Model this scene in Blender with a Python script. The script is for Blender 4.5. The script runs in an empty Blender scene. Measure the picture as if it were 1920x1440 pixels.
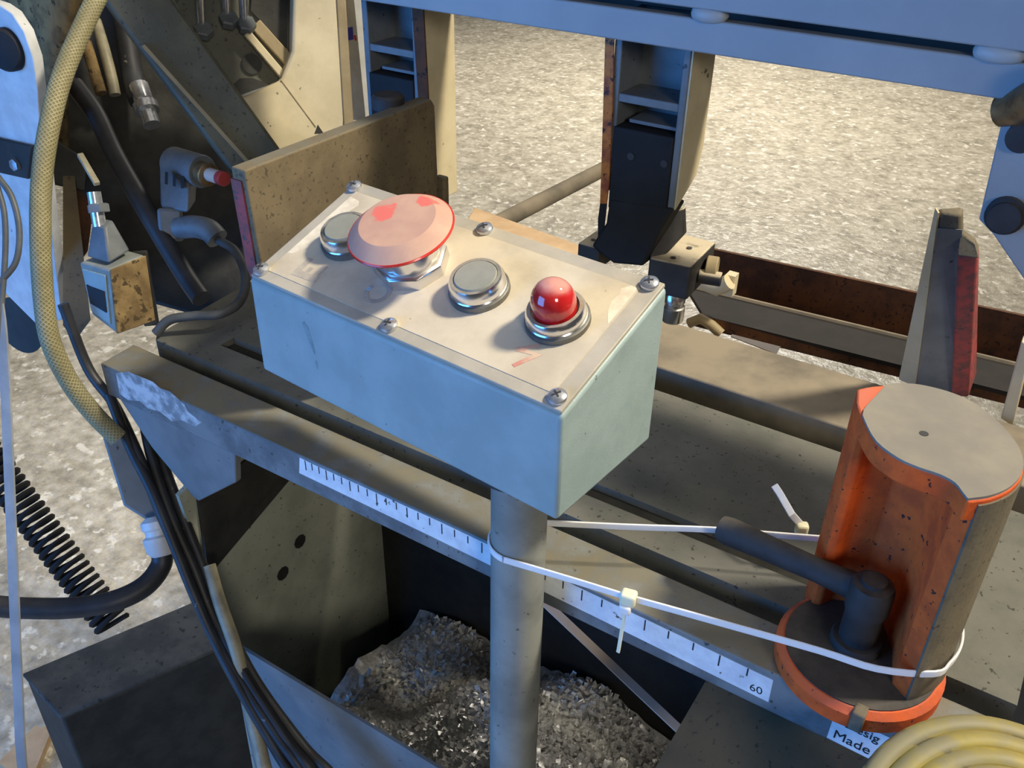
import bpy, bmesh, math, random
import numpy as np
from mathutils import Vector, Matrix
random.seed(7)
SC = bpy.context.scene
COL = SC.collection

# ------------------------------------------------------------------ camera
CAM = np.array([0.3844, -0.3235, 1.1512])
RC = np.array([[0.8394, 0.5433, 0.0148], [0.3045, -0.4476, -0.8408], [-0.4501, 0.7103, -0.5412]])
FPX = 1745.0
u_, s_, vt_ = np.linalg.svd(RC); RC = u_ @ vt_
cd = bpy.data.cameras.new('camera'); cam = bpy.data.objects.new('camera', cd); COL.objects.link(cam)
cd.sensor_width = 36.0; cd.lens = FPX / 1920 * 36.0; cd.clip_start = 0.01; cd.clip_end = 100
mw = Matrix.Identity(4)
for i in range(3):
    mw[i][0] = RC[0][i]; mw[i][1] = -RC[1][i]; mw[i][2] = -RC[2][i]; mw[i][3] = CAM[i]
cam.matrix_world = mw
SC.camera = cam

# ------------------------------------------------------------------ world, lamps, exposure
wd = bpy.data.worlds.new('workshop'); SC.world = wd; wd.use_nodes = True
bg = wd.node_tree.nodes['Background']; bg.inputs[0].default_value = (0.95, 0.95, 1.0, 1); bg.inputs[1].default_value = 0.068

def area(name, loc, target, size, power, color, sy=None, spread=180):
    l = bpy.data.lights.new(name, 'AREA'); l.energy = power; l.color = color; l.size = size; l.spread = math.radians(spread)
    if sy: l.shape = 'RECTANGLE'; l.size_y = sy
    o = bpy.data.objects.new(name, l); COL.objects.link(o)
    o.location = loc
    o.rotation_euler = (Vector(target) - Vector(loc)).to_track_quat('-Z', 'Y').to_euler()
    return o
area('hall_lamp', (1.30, 0.70, 2.75), (0.1, 0.1, 0.9), 0.24, 8.3, (1.0, 0.90, 0.72), spread=60)
area('hall_lamp', (-1.2, 4.9, 3.4), (-1.1, 3.1, 0.0), 1.0, 50, (1.0, 0.93, 0.82), spread=80)
area('hall_lamp', (-1.5, 1.1, 3.0), (-1.2, 0.75, 0.0), 0.8, 1.7, (1.0, 0.93, 0.82), spread=55)
area('hall_lamp', (2.2, -1.7, 1.9), (0.0, 0.1, 0.7), 0.6, 1.1, (1.0, 0.93, 0.82), spread=40)
area('ceiling_panel', (0.5, 0.9, 3.8), (0.5, 0.9, 0.0), 3.0, 16, (1.0, 0.91, 0.76), 3.0)  # added broad fill for the top faces, not a fixture of the hall
area('door_daylight', (-0.85, -1.6, 0.95), (0.0, 0.1, 0.85), 1.2, 36, (0.065, 0.34, 1.0), 1.2)
vs = SC.view_settings
vs.view_transform = 'Standard'; vs.look = 'None'; vs.gamma = 1.0; vs.use_curve_mapping = False; vs.exposure = 0.0

# ------------------------------------------------------------------ geometry helpers
V3 = lambda a: np.array(a, float)
def ray(x, y): return RC.T @ np.array([(x - 960) / FPX, (y - 720) / FPX, 1.0])
def Zp(x, y, z): d = ray(x, y); return CAM + d * (z - CAM[2]) / d[2]      # point of the sight line at height z
def Yp(x, y, v): d = ray(x, y); return CAM + d * (v - CAM[1]) / d[1]      # ... at world y
def Xp(x, y, v): d = ray(x, y); return CAM + d * (v - CAM[0]) / d[0]      # ... at world x
def Dp(x, y, d): return CAM + ray(x, y) * d                               # ... at distance d
def nrm(v): v = V3(v); return v / np.linalg.norm(v)
def Np(x, y, o, n): d = ray(x, y); return CAM + d * (np.dot(V3(o) - CAM, n) / np.dot(d, n))

def spline(pts, steps=8):
    P = [V3(p) for p in pts]
    P = [2 * P[0] - P[1]] + P + [2 * P[-1] - P[-2]]
    out = []
    for i in range(1, len(P) - 2):
        for k in range(steps):
            t = k / steps
            out.append(0.5 * ((2 * P[i]) + (-P[i-1] + P[i+1]) * t + (2*P[i-1] - 5*P[i] + 4*P[i+1] - P[i+2]) * t*t + (-P[i-1] + 3*P[i] - 3*P[i+1] + P[i+2]) * t**3))
    out.append(P[-2]); return out

class MB:
    def __init__(s): s.v = []; s.f = []; s.uv = {}
    def add(s, verts, faces):
        b = len(s.v); s.v += [tuple(map(float, p)) for p in verts]; s.f += [tuple(b + i for i in f) for f in faces]; return s
    def hexa(s, p): # bottom 4 then top 4
        return s.add(p, [(0,1,2,3),(4,5,6,7),(0,1,5,4),(1,2,6,5),(2,3,7,6),(3,0,4,7)])
    def box(s, lo, hi):
        a, b = lo, hi
        return s.hexa([(a[0],a[1],a[2]),(b[0],a[1],a[2]),(b[0],b[1],a[2]),(a[0],b[1],a[2]),(a[0],a[1],b[2]),(b[0],a[1],b[2]),(b[0],b[1],b[2]),(a[0],b[1],b[2])])
    def obox(s, c, X, Y, Z): # centre and half-axis vectors
        c, X, Y, Z = map(V3, (c, X, Y, Z))
        return s.hexa([c-X-Y-Z, c+X-Y-Z, c+X+Y-Z, c-X+Y-Z, c-X-Y+Z, c+X-Y+Z, c+X+Y+Z, c-X+Y+Z])
    def bar(s, a, b, w, h, up=(0,0,1)):
        a, b = V3(a), V3(b); d = b - a; z = nrm(d); x = nrm(np.cross(z, up)); y = np.cross(x, z)
        return s.obox((a+b)/2, x*w/2, y*h/2, d/2)
    def prism(s, poly, d):
        n = len(poly); d = V3(d); P = [V3(p) for p in poly]
        fs = [tuple(range(n)), tuple(range(n, 2*n))] + [(i, (i+1) % n, n + (i+1) % n, n + i) for i in range(n)]
        return s.add(P + [p + d for p in P], fs)
    def tube(s, pts, r, n=12, closed=False, flat=None, up=None):
        P = [V3(p) for p in pts]; m = len(P)
        R = r if hasattr(r, '__len__') else [r] * m
        T = []
        for i in range(m):
            a = P[(i-1) % m] if (closed or i > 0) else P[i]; b = P[(i+1) % m] if (closed or i < m-1) else P[i]
            T.append(nrm(b - a))
        ref = V3(up) if up is not None else (V3((0,0,1)) if abs(T[0][2]) < .9 else V3((1,0,0)))
        x = nrm(np.cross(T[0], ref)); rings = []; L = 0; b0 = len(s.v)
        for i in range(m):
            if up is not None: x = nrm(np.cross(T[i], V3(up)))
            else: x = nrm(x - T[i] * np.dot(x, T[i]))
            y = np.cross(T[i], x)
            if i: L += np.linalg.norm(P[i] - P[i-1])
            for k in range(n):
                a = 2 * math.pi * k / n
                if flat: q = P[i] + x * math.copysign(abs(math.cos(a))**.5, math.cos(a)) * flat[0] + y * math.copysign(abs(math.sin(a))**.5, math.sin(a)) * flat[1]
                else: q = P[i] + (x * math.cos(a) + y * math.sin(a)) * R[i]
                s.v.append(tuple(map(float, q)))
            rings.append(L)
        for i in range(m if closed else m - 1):
            j = (i + 1) % m
            for k in range(n):
                k2 = (k + 1) % n
                s.uv[len(s.f)] = [(rings[i], k/n), (rings[i], (k+1)/n), (rings[j] if j else L, (k+1)/n), (rings[j] if j else L, k/n)]
                s.f.append((b0 + i*n + k, b0 + i*n + k2, b0 + j*n + k2, b0 + j*n + k))
        if not closed:
            s.f.append(tuple(b0 + k for k in range(n))); s.f.append(tuple(b0 + (m-1)*n + k for k in range(n)))
        return s
    def lathe(s, prof, o, ax=(0,0,1), n=32):
        o = V3(o); a = nrm(ax); t = V3((1,0,0)) if abs(a[0]) < .8 else V3((0,1,0)); x = nrm(np.cross(a, t)); y = np.cross(a, x)
        b0 = len(s.v)
        for r, h in prof:
            for k in range(n):
                c = 2 * math.pi * k / n
                s.v.append(tuple(map(float, o + a*h + (x*math.cos(c) + y*math.sin(c)) * max(r, 1e-6))))
        for i in range(len(prof) - 1):
            for k in range(n):
                k2 = (k+1) % n; s.f.append((b0+i*n+k, b0+i*n+k2, b0+(i+1)*n+k2, b0+(i+1)*n+k))
        if prof[0][0] > 1e-5: s.f.append(tuple(b0 + k for k in range(n)))
        if prof[-1][0] > 1e-5: s.f.append(tuple(b0 + (len(prof)-1)*n + k for k in range(n)))
        return s
    def cyl(s, a, b, r, n=24):
        a, b = V3(a), V3(b); return s.lathe([(r, 0), (r, np.linalg.norm(b-a))], a, b-a, n)

def build(name, mb, mat, off, bevel=0.0, ang=35, seg=2, fixn=True):
    me = bpy.data.meshes.new(name)
    vs_ = [(p[0]-off[0], p[1]-off[1], p[2]-off[2]) for p in mb.v]
    me.from_pydata(vs_, [], mb.f)
    if mb.uv:
        ul = me.uv_layers.new(name='UVMap')
        for fi, uvs in mb.uv.items():
            for li, c in zip(me.polygons[fi].loop_indices, uvs): ul.data[li].uv = c
    if fixn:
        bm = bmesh.new(); bm.from_mesh(me)
        bmesh.ops.remove_doubles(bm, verts=bm.verts, dist=1e-6)
        bmesh.ops.recalc_face_normals(bm, faces=bm.faces); bm.to_mesh(me); bm.free()
    me.polygons.foreach_set('use_smooth', [True] * len(me.polygons))
    me.set_sharp_from_angle(angle=math.radians(ang))
    me.materials.append(mat)
    o = bpy.data.objects.new(name, me); COL.objects.link(o)
    if bevel:
        b = o.modifiers.new('bevel', 'BEVEL'); b.width = bevel; b.segments = seg; b.limit_method = 'ANGLE'; b.angle_limit = math.radians(40)
    return o
ROOT = {}
def tag(o, label, cat, group=None, kind=None):
    o['label'] = label
    if cat: o['category'] = cat
    if group: o['group'] = group
    if kind: o['kind'] = kind
def empty(name, loc, label, cat, group=None):
    e = bpy.data.objects.new(name, None); COL.objects.link(e); e.location = loc; e.empty_display_size = 0.02
    ROOT[e.name] = V3(loc); tag(e, label, cat, group); return e
def rootloc(o):
    while o.parent: o = o.parent
    return ROOT[o.name]
def part(name, mb, mat, parent, bevel=0.0, label=None, **k):
    o = build(name, mb, mat, rootloc(parent), bevel, **k); o.parent = parent
    if label: o['label'] = label
    return o
def thing(name, mb, mat, label, cat, group=None, bevel=0.0, kind=None, **k):
    a = np.array(mb.v); loc = np.array([(a[:,0].min()+a[:,0].max())/2, (a[:,1].min()+a[:,1].max())/2, a[:,2].min()])
    o = build(name, mb, mat, loc, bevel, **k); o.location = loc; ROOT[o.name] = loc
    tag(o, label, cat, group, kind); return o
def text_part(name, body, size, o, ex, ey, mat, parent, ext=0.0001):
    cu = bpy.data.curves.new(name, 'FONT'); cu.body = body; cu.size = size; cu.extrude = ext
    tmp = bpy.data.objects.new(name, cu); COL.objects.link(tmp)
    dg = bpy.context.evaluated_depsgraph_get(); me = bpy.data.meshes.new_from_object(tmp.evaluated_get(dg))
    bpy.data.objects.remove(tmp); bpy.data.curves.remove(cu)
    o, ex, ey = V3(o), nrm(ex), nrm(ey); ez = np.cross(ex, ey); L = rootloc(parent)
    for v in me.vertices:
        p = o + ex*v.co.x + ey*v.co.y + ez*v.co.z - L; v.co = p
    me.materials.clear(); me.materials.append(mat)
    ob = bpy.data.objects.new(name, me); COL.objects.link(ob); ob.parent = parent; return ob

# ------------------------------------------------------------------ materials
def lin(c):
    return tuple((x/255/12.92 if x/255 <= .04045 else ((x/255+.055)/1.055)**2.4) for x in c) + (1,)
def mat(name, c1, c2=None, scale=40, rough=.6, metal=0.0, speck=None, speck_scale=300, speck_amt=.62, dust=None, dust_amt=.0, bump=.0, bump_scale=400, coat=0, braid=None, trans=0, contrast=(.35,.65), detail=5, rgh_var=0, sss=0):
    m = bpy.data.materials.new(name); m.use_nodes = True; nt = m.node_tree; N = nt.nodes; L = nt.links
    p = N['Principled BSDF']; p.inputs['Roughness'].default_value = rough; p.inputs['Metallic'].default_value = metal
    p.inputs['Coat Weight'].default_value = coat
    if trans: p.inputs['Transmission Weight'].default_value = trans
    if sss: p.inputs['Subsurface Weight'].default_value = sss; p.inputs['Subsurface Radius'].default_value = (.02,.02,.02)
    tc = N.new('ShaderNodeTexCoord')
    def noise(sc, det=detail, r=.6):
        n = N.new('ShaderNodeTexNoise'); n.inputs['Scale'].default_value = sc; n.inputs['Detail'].default_value = det; n.inputs['Roughness'].default_value = r
        L.new(tc.outputs['Object'], n.inputs['Vector']); return n
    def ramp(src, a, b):
        r = N.new('ShaderNodeMapRange'); r.interpolation_type = 'SMOOTHSTEP'; r.inputs['From Min'].default_value = a; r.inputs['From Max'].default_value = b
        L.new(src, r.inputs['Value']); return r.outputs['Result']
    def mix(fac, a, b):
        x = N.new('ShaderNodeMix'); x.data_type = 'RGBA'
        for k, v in ((0, fac), (6, a), (7, b)):
            if hasattr(v, 'is_output') or isinstance(v, bpy.types.NodeSocket): L.new(v, x.inputs[k])
            else: x.inputs[k].default_value = v
        return x.outputs[2]
    col = lin(c1)
    if c2: col = mix(ramp(noise(scale).outputs['Fac'], *contrast), lin(c1), lin(c2))
    if speck: col = mix(ramp(noise(speck_scale, 3).outputs['Fac'], speck_amt, speck_amt + .05), col, lin(speck))
    if braid:
        um = N.new('ShaderNodeUVMap'); mp = N.new('ShaderNodeMapping'); mp.inputs['Scale'].default_value = (1, .042, 1); L.new(um.outputs[0], mp.inputs['Vector'])
        hs = []
        for a in (45, -45):
            m2 = N.new('ShaderNodeMapping'); m2.inputs['Rotation'].default_value = (0, 0, math.radians(a)); L.new(mp.outputs[0], m2.inputs['Vector'])
            w = N.new('ShaderNodeTexWave'); w.inputs['Scale'].default_value = 130; w.inputs['Distortion'].default_value = .6; L.new(m2.outputs[0], w.inputs['Vector']); hs.append(w.outputs['Fac'])
        mx = N.new('ShaderNodeMath'); mx.operation = 'MAXIMUM'; L.new(hs[0], mx.inputs[0]); L.new(hs[1], mx.inputs[1])
        col = mix(ramp(mx.outputs[0], .72, .95), lin(braid), col)
        bp0 = N.new('ShaderNodeBump'); bp0.inputs['Strength'].default_value = .5; bp0.inputs['Distance'].default_value = .0006; L.new(mx.outputs[0], bp0.inputs['Height']); L.new(bp0.outputs[0], p.inputs['Normal'])
    if dust:
        g = N.new('ShaderNodeNewGeometry'); sx = N.new('ShaderNodeSeparateXYZ'); L.new(g.outputs['Normal'], sx.inputs[0])
        f = ramp(sx.outputs['Z'], .45, .95); nz = ramp(noise(60, 6).outputs['Fac'], .2, .7)
        mu = N.new('ShaderNodeMath'); mu.operation = 'MULTIPLY'; L.new(f, mu.inputs[0]); L.new(nz, mu.inputs[1])
        m3 = N.new('ShaderNodeMath'); m3.operation = 'MULTIPLY'; L.new(mu.outputs[0], m3.inputs[0]); m3.inputs[1].default_value = dust_amt
        col = mix(m3.outputs[0], col, lin(dust))
        if metal or rough < .5:
            r2 = N.new('ShaderNodeMapRange'); L.new(m3.outputs[0], r2.inputs[0]); r2.inputs['To Min'].default_value = rough; r2.inputs['To Max'].default_value = .9; L.new(r2.outputs[0], p.inputs['Roughness'])
    if hasattr(col, 'is_output') or isinstance(col, bpy.types.NodeSocket): L.new(col, p.inputs['Base Color'])
    else: p.inputs['Base Color'].default_value = col
    if bump:
        b = N.new('ShaderNodeBump'); b.inputs['Strength'].default_value = bump; b.inputs['Distance'].default_value = .001
        L.new(noise(bump_scale, 4).outputs['Fac'], b.inputs['Height']); L.new(b.outputs[0], p.inputs['Normal'])
    return m

M = {}
M['box'] = mat('box_paint', (160,180,180), (146,166,166), 25, .45, speck=(118,124,118), speck_scale=200, speck_amt=.70, bump=.15, bump_scale=900)
M['lid'] = mat('lid_grey', (188,180,164), (170,164,150), 30, .55, bump=.1)
M['sheet'] = mat('label_sheet', (214,202,178), (192,180,158), 22, .6, speck=(150,140,122), speck_scale=120, speck_amt=.72, bump=.08)
M['pale_wear'] = mat('pale_wear', (238,228,206), (216,204,182), 120, .6)
M['scuff'] = mat('scuff', (118,136,138), (140,158,160), 120, .6)
M['print_grey'] = mat('worn_grey_print', (170,160,148), (196,186,168), 90, .6)
M['print_red'] = mat('worn_red_print', (206,142,124), (214,186,160), 120, .6)
M['chrome'] = mat('chrome', (225,225,225), None, rough=.2, metal=1, dust=(186,178,160), dust_amt=1.0)
M['steel_base'] = mat('dull_bezel', (130,128,120), (105,104,98), 80, .5, .6)
M['cap'] = mat('grey_button', (138,140,130), (150,150,140), 60, .75)
M['screw'] = mat('zinc', (215,218,222), (190,194,200), 300, .25, .75)
M['dark_recess'] = mat('recess', (60,60,62), None, rough=.7)  # shade of holes and screw slots, put into the colour
M['rim_red'] = mat('red_rim', (214,58,46), (190,44,38), 60, .3, coat=.3)
M['dome'] = mat('red_lens', (196,26,30), (214,44,44), 60, .12, coat=1.0, trans=.15, dust=(228,160,148), dust_amt=1.5)
M['post'] = mat('post_grey', (150,152,144), (122,124,118), 18, .5, speck=(96,96,88), speck_scale=160, speck_amt=.66, bump=.1)
M['tie'] = mat('white_nylon', (246,248,246), None, rough=.35, sss=.9)
M['tie_head'] = mat('aged_nylon', (244,240,210), None, rough=.4, sss=.9)
M['rail'] = mat('rail_paint', (128,133,134), (94,99,102), 30, .5, speck=(60,62,64), speck_scale=170, speck_amt=.64, dust=(124,119,102), dust_amt=1.2, bump=.15)
M['sticker'] = mat('scale_tape', (240,244,246), (220,224,230), 60, .5, speck=(90,74,66), speck_scale=140, speck_amt=.67)
M['ink'] = mat('ink', (34,36,40), None, rough=.7)
M['table'] = mat('cast_table', (98,99,91), (112,111,102), 30, .75, speck=(56,56,50), speck_scale=260, speck_amt=.64, bump=.25)
M['slot'] = mat('slot_dirt', (56,56,52), (44,44,40), 60, .85, bump=.3)  # slot floor, darker than the table top
M['grime'] = mat('black_grime', (38,37,34), (26,25,24), 60, .8, bump=.4, bump_scale=250)  # near-black for gaps, the chip bay and covered undersides
M['rear'] = mat('rear_table_dust', (150,138,118), (112,105,92), 14, .8, bump=.1, contrast=(.4,.7))
M['jaw'] = mat('rusty_plate', (124,109,82), (106,93,70), 30, .8, speck=(84,74,56), speck_scale=300, speck_amt=.6, dust=(120,117,104), dust_amt=.9, bump=.15)
M['pinkred'] = mat('worn_red_paint', (176,74,74), (120,72,70), 120, .6, speck=(80,70,72), speck_scale=130, speck_amt=.6)
M['orange'] = mat('orange_casting', (236,102,32), (204,84,28), 60, .85, speck=(70,36,30), speck_scale=220, speck_amt=.64, dust=(196,128,112), dust_amt=.55, bump=.25)
M['top_dust'] = mat('machined_top_dust', (146,140,128), (130,126,118), 25, .85, bump=.06)
M['castgrey'] = mat('dusty_casting', (122,112,92), (104,96,80), 40, .8, speck=(84,76,62), speck_scale=260, speck_amt=.62, bump=.2)
M['black_dusty'] = mat('black_dusty', (58,56,56), (44,43,44), 50, .7, dust=(96,90,82), dust_amt=.75, bump=.15)
M['beam'] = mat('beam_paint', (168,172,172), (156,160,162), 12, .5, speck=(100,104,108), speck_scale=70, speck_amt=.76, bump=.05)
M['weld'] = mat('painted_weld', (176,180,180), None, rough=.45, bump=.3, bump_scale=120)
M['cream'] = mat('cream_paint', (222,208,172), (204,190,154), 18, .5, speck=(96,84,62), speck_scale=90, speck_amt=.70, bump=.1)
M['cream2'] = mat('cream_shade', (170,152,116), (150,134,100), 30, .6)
M['white'] = mat('white_enamel', (226,228,228), (206,208,208), 40, .4, speck=(120,118,112), speck_scale=130, speck_amt=.70)
M['armgrey'] = mat('arm_paint', (126,130,132), (108,112,114), 30, .5, speck=(62,64,66), speck_scale=160, speck_amt=.66)
M['rubber'] = mat('black_rubber', (30,31,34), (22,22,24), 40, .75)
M['rust'] = mat('orange_rust', (206,124,40), (140,66,26), 90, .6, speck=(70,34,18), speck_scale=160, speck_amt=.6)
M['rust_dark'] = mat('brown_rust', (104,62,32), (72,44,26), 40, .8, speck=(48,30,22), speck_scale=220, speck_amt=.6, dust=(120,92,70), dust_amt=.5, bump=.2)
M['chan'] = mat('dark_channel', (38,34,32), (29,27,26), 40, .7, bump=.1)
M['blockdust'] = mat('dusty_block', (62,60,58), (50,48,48), 60, .6, dust=(200,186,158), dust_amt=2.2)
M['green'] = mat('oily_green_casting', (104,104,88), (82,84,74), 22, .6, speck=(60,60,52), speck_scale=240, speck_amt=.62, bump=.2)
M['dark'] = mat('oily_dark', (52,52,48), (34,34,32), 30, .6, bump=.3, bump_scale=150)  # oily parts; also carries the painted wall shadow and dark openings
M['hose_braid'] = mat('braided_hose', (176,168,126), (150,142,104), 60, .55, braid=(128,120,84))
M['hose_black'] = mat('black_hose', (48,50,54), (36,37,40), 50, .5, speck=(120,116,104), speck_scale=110, speck_amt=.70)
M['cable_grey'] = mat('grey_cable', (92,96,98), (76,80,82), 60, .5)
M['cable_tan'] = mat('tan_cable', (168,160,132), (140,134,112), 60, .5)
M['yellow'] = mat('yellow_hose', (176,158,70), (150,136,66), 40, .55, speck=(96,88,60), speck_scale=60, speck_amt=.57, dust=(146,138,104), dust_amt=1.2)
M['valve'] = mat('valve_grey', (112,118,122), (94,100,104), 40, .5)
M['brass'] = mat('old_brass', (170,140,100), (120,100,76), 80, .35, .7)
M['red_plastic'] = mat('red_button', (196,70,72), None, rough=.4)
M['tan_dirt'] = mat('caked_dirt', (150,126,84), (112,92,60), 60, .9, speck=(76,62,40), speck_scale=140, speck_amt=.58, bump=.6, bump_scale=200)
M['switchblue'] = mat('switch_body', (150,156,150), (130,134,126), 40, .5)
M['panel'] = mat('base_panel', (128,134,136), (104,110,114), 14, .5, speck=(72,76,80), speck_scale=120, speck_amt=.68)
M['tray'] = mat('tray_wall', (168,170,152), (146,150,134), 16, .75, speck=(84,80,64), speck_scale=200, speck_amt=.64)
M['chips'] = mat('steel_chips', (246,245,240), (205,203,198), 200, .35, .2)
M['brownpanel'] = mat('brown_panel', (104,90,66), (86,76,58), 20, .85, speck=(70,62,48), speck_scale=240, speck_amt=.62, bump=.15)
M['strip'] = mat('pale_strip', (216,198,182), None, rough=.5)
M['bluestrap'] = mat('grey_strap', (140,146,152), (122,128,134), 40, .5)
M['oldpaint'] = mat('old_paint', (206,210,212), (132,138,142), 70, .5, contrast=(.42,.62))
M['tanktop'] = mat('tank_top', (92,92,86), (66,67,66), 22, .7, speck=(46,46,44), speck_scale=120, speck_amt=.62, bump=.3)
M['bluemark'] = mat('blue_print', (70,74,190), None, rough=.5)
M['redmark'] = mat('red_print', (210,70,60), None, rough=.5)
M['wood'] = mat('pale_board', (222,190,150), (206,172,132), 30, .7)

def floor_mat():
    m = bpy.data.materials.new('concrete'); m.use_nodes = True; nt = m.node_tree; N = nt.nodes; L = nt.links; p = N['Principled BSDF']
    tc = N.new('ShaderNodeTexCoord')
    def nz(s, d, r=.6):
        n = N.new('ShaderNodeTexNoise'); n.inputs['Scale'].default_value = s; n.inputs['Detail'].default_value = d; n.inputs['Roughness'].default_value = r; L.new(tc.outputs['Object'], n.inputs['Vector']); return n.outputs['Fac']
    vo = N.new('ShaderNodeTexVoronoi'); vo.inputs['Scale'].default_value = 26; vo.feature = 'SMOOTH_F1'; L.new(tc.outputs['Object'], vo.inputs['Vector'])
    r1 = N.new('ShaderNodeValToRGB'); r1.color_ramp.elements[0].position = .30; r1.color_ramp.elements[0].color = lin((160,152,134)); r1.color_ramp.elements[1].position = .72; r1.color_ramp.elements[1].color = lin((232,224,204))
    e = r1.color_ramp.elements.new(.5); e.color = lin((200,191,170))
    ad = N.new('ShaderNodeMath'); ad.operation = 'ADD'; L.new(nz(14, 8, .75), ad.inputs[0])
    mm = N.new('ShaderNodeMath'); mm.operation = 'MULTIPLY_ADD'; L.new(nz(45, 3), mm.inputs[0]); mm.inputs[1].default_value = .7; mm.inputs[2].default_value = -.35; L.new(mm.outputs[0], ad.inputs[1])
    L.new(ad.outputs[0], r1.inputs[0]); 
    sp = N.new('ShaderNodeMapRange'); sp.interpolation_type = 'SMOOTHSTEP'; sp.inputs['From Min'].default_value = .58; sp.inputs['From Max'].default_value = .66; L.new(nz(36, 3, .55), sp.inputs[0])  # glints of the floor put into the colour as pale specks
    mx = N.new('ShaderNodeMix'); mx.data_type = 'RGBA'; L.new(sp.outputs[0], mx.inputs[0]); L.new(r1.outputs[0], mx.inputs[6]); mx.inputs[7].default_value = lin((250,244,226))
    L.new(mx.outputs[2], p.inputs['Base Color'])
    p.inputs['Roughness'].default_value = .33
    b = N.new('ShaderNodeBump'); b.inputs['Strength'].default_value = .9; b.inputs['Distance'].default_value = .006; L.new(nz(38, 4, .6), b.inputs['Height']); L.new(b.outputs[0], p.inputs['Normal'])
    return m

# ------------------------------------------------------------------ floor
o = thing('floor', MB().box((-6, -4, -.05), (5, 8, 0)), floor_mat(), 'pale speckled concrete workshop floor', None, kind='structure')
del_keys = None

# ------------------------------------------------------------------ control box (its own axes, turned slightly from the machine)
ZB = 0.85; YAW = math.radians(5.2)
BW, BD, BH, BG = .22, .0877, .0633, .0949
c_, s2_ = math.cos(YAW), math.sin(YAW)
def B(x, y, z): return V3((x*c_ + y*s2_, -x*s2_ + y*c_, z + ZB))
th = math.atan2(BG - BH, BD); LL = math.hypot(BG - BH, BD)
EX = B(1,0,0) - B(0,0,0); EV = B(0, math.cos(th), math.sin(th)) - B(0,0,0); EN = B(0, -math.sin(th), math.cos(th)) - B(0,0,0); LO = B(0,0,BH)
def Lp(u, v, h=0): return LO + EX*u + EV*v + EN*h
cb = empty('control_box', B(BW/2, BD/2, 0), 'grey sloped control box with a big faded red mushroom button on a post', 'control box')
lt = .0016
def bprof(x): return [B(x,0,0), B(x,BD,0), B(x,BD,BG-lt), B(x,0,BH-lt)]
part('body', MB().prism(bprof(0), EX*BW), M['box'], cb, .0022, seg=3)
def lidbox(u0, u1, v0, v1, h0, h1):
    return MB().hexa([Lp(u0,v0,h0), Lp(u1,v0,h0), Lp(u1,v1,h0), Lp(u0,v1,h0), Lp(u0,v0,h1), Lp(u1,v0,h1), Lp(u1,v1,h1), Lp(u0,v1,h1)])
part('lid', lidbox(.0012, BW-.0012, .0008, LL-.0008, -.0017, .0006), M['lid'], cb, .0005)
part('label_sheet', lidbox(.0085, BW-.0105, .008, LL-.009, .0005, .0009), M['sheet'], cb, label='dusty cream label sheet on the lid')
# worn printing
hp = .00095
def pr2(name, pts, m):
    part(name, MB().prism([Lp(u, v, hp) for u, v in pts], EN*.00012), m, cb)
pr2('worn_letter', [(.0245,.0115),(.0435,.0125),(.0435,.0165),(.0415,.0165),(.0415,.0255),(.0378,.0255),(.0378,.0165),(.0345,.0165),(.0345,.021),(.0315,.021),(.0315,.0165),(.0285,.0165),(.0285,.0265),(.0245,.0265)], M['print_grey'])
ring = [(.0835+.0082*math.cos(a), .0222+.0082*math.sin(a)) for a in np.linspace(0, 2*math.pi, 25)] + [(.0835+.0052*math.cos(a), .0222+.0052*math.sin(a)) for a in np.linspace(2*math.pi, 0, 25)]
mb = MB()
for k in range(24):
    mb.prism([Lp(*ring[k], hp), Lp(*ring[k+1], hp), Lp(*ring[48-k], hp), Lp(*ring[49-k], hp)], EN*.00012)
part('worn_ring_mark', mb, M['print_grey'], cb)
pr2('flash_symbol', [(.1855,.0305),(.1768,.0236),(.1775,.0214),(.1866,.0230),(.1812,.0136),(.1835,.0126),(.1912,.0252),(.1810,.0243),(.1868,.0288)], M['print_red'])
def patch(name, pts, m):
    part(name, MB().prism([Lp(u, v, .00092) for u, v in pts], EN*.00005), m, cb)
patch('pale_wear', [(.2085,.0835),(.2085,.0560),(.2060,.0600),(.2035,.0640),(.2015,.0700),(.2025,.0760),(.2010,.0800),(.2045,.0838)], M['pale_wear'])
patch('pale_wear', [(.0088,.0790),(.0170,.0780),(.0200,.0745),(.0180,.0690),(.0225,.0640),(.0200,.0560),(.0215,.0480),(.0165,.0400),(.0175,.0330),(.0120,.0250),(.0088,.0240)], M['pale_wear'])
def scuff(pts): part('scuff_mark', MB().prism([B(x, -.00012, z) for x, z in pts], B(0,.0003,0)-B(0,0,0)), M['scuff'], cb)
scuff([(.0430,.0480),(.0450,.0495),(.0478,.0470),(.0500,.0400),(.0515,.0330),(.0510,.0300),(.0490,.0330),(.0460,.0400)])
scuff([(.0505,.0262),(.0520,.0268),(.0528,.0235),(.0520,.0205),(.0508,.0220)])
# screws
for (u, v) in ((.0055,.0062),(.107,.0058),(.2130,.0066),(.0050,.0868),(.107,.0878),(.2125,.0882)):
    s = part('screw', MB().lathe([(.0046,0),(.0049,.0012),(.0046,.0022),(.0034,.0031),(.0016,.0035),(0,.0036)], Lp(u, v, .0007), EN, 24), M['screw'], cb)
    a = random.uniform(0, 1.5); mbx = MB()
    for k in range(2):
        dx = EX*math.cos(a+k*math.pi/2) + EV*math.sin(a+k*math.pi/2); dy = np.cross(EN, dx)
        mbx.obox(Lp(u, v, .0040), dx*.0022, dy*.00038, EN*.0006)
    part('cross_recess', mbx, M['dark_recess'], s)
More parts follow.
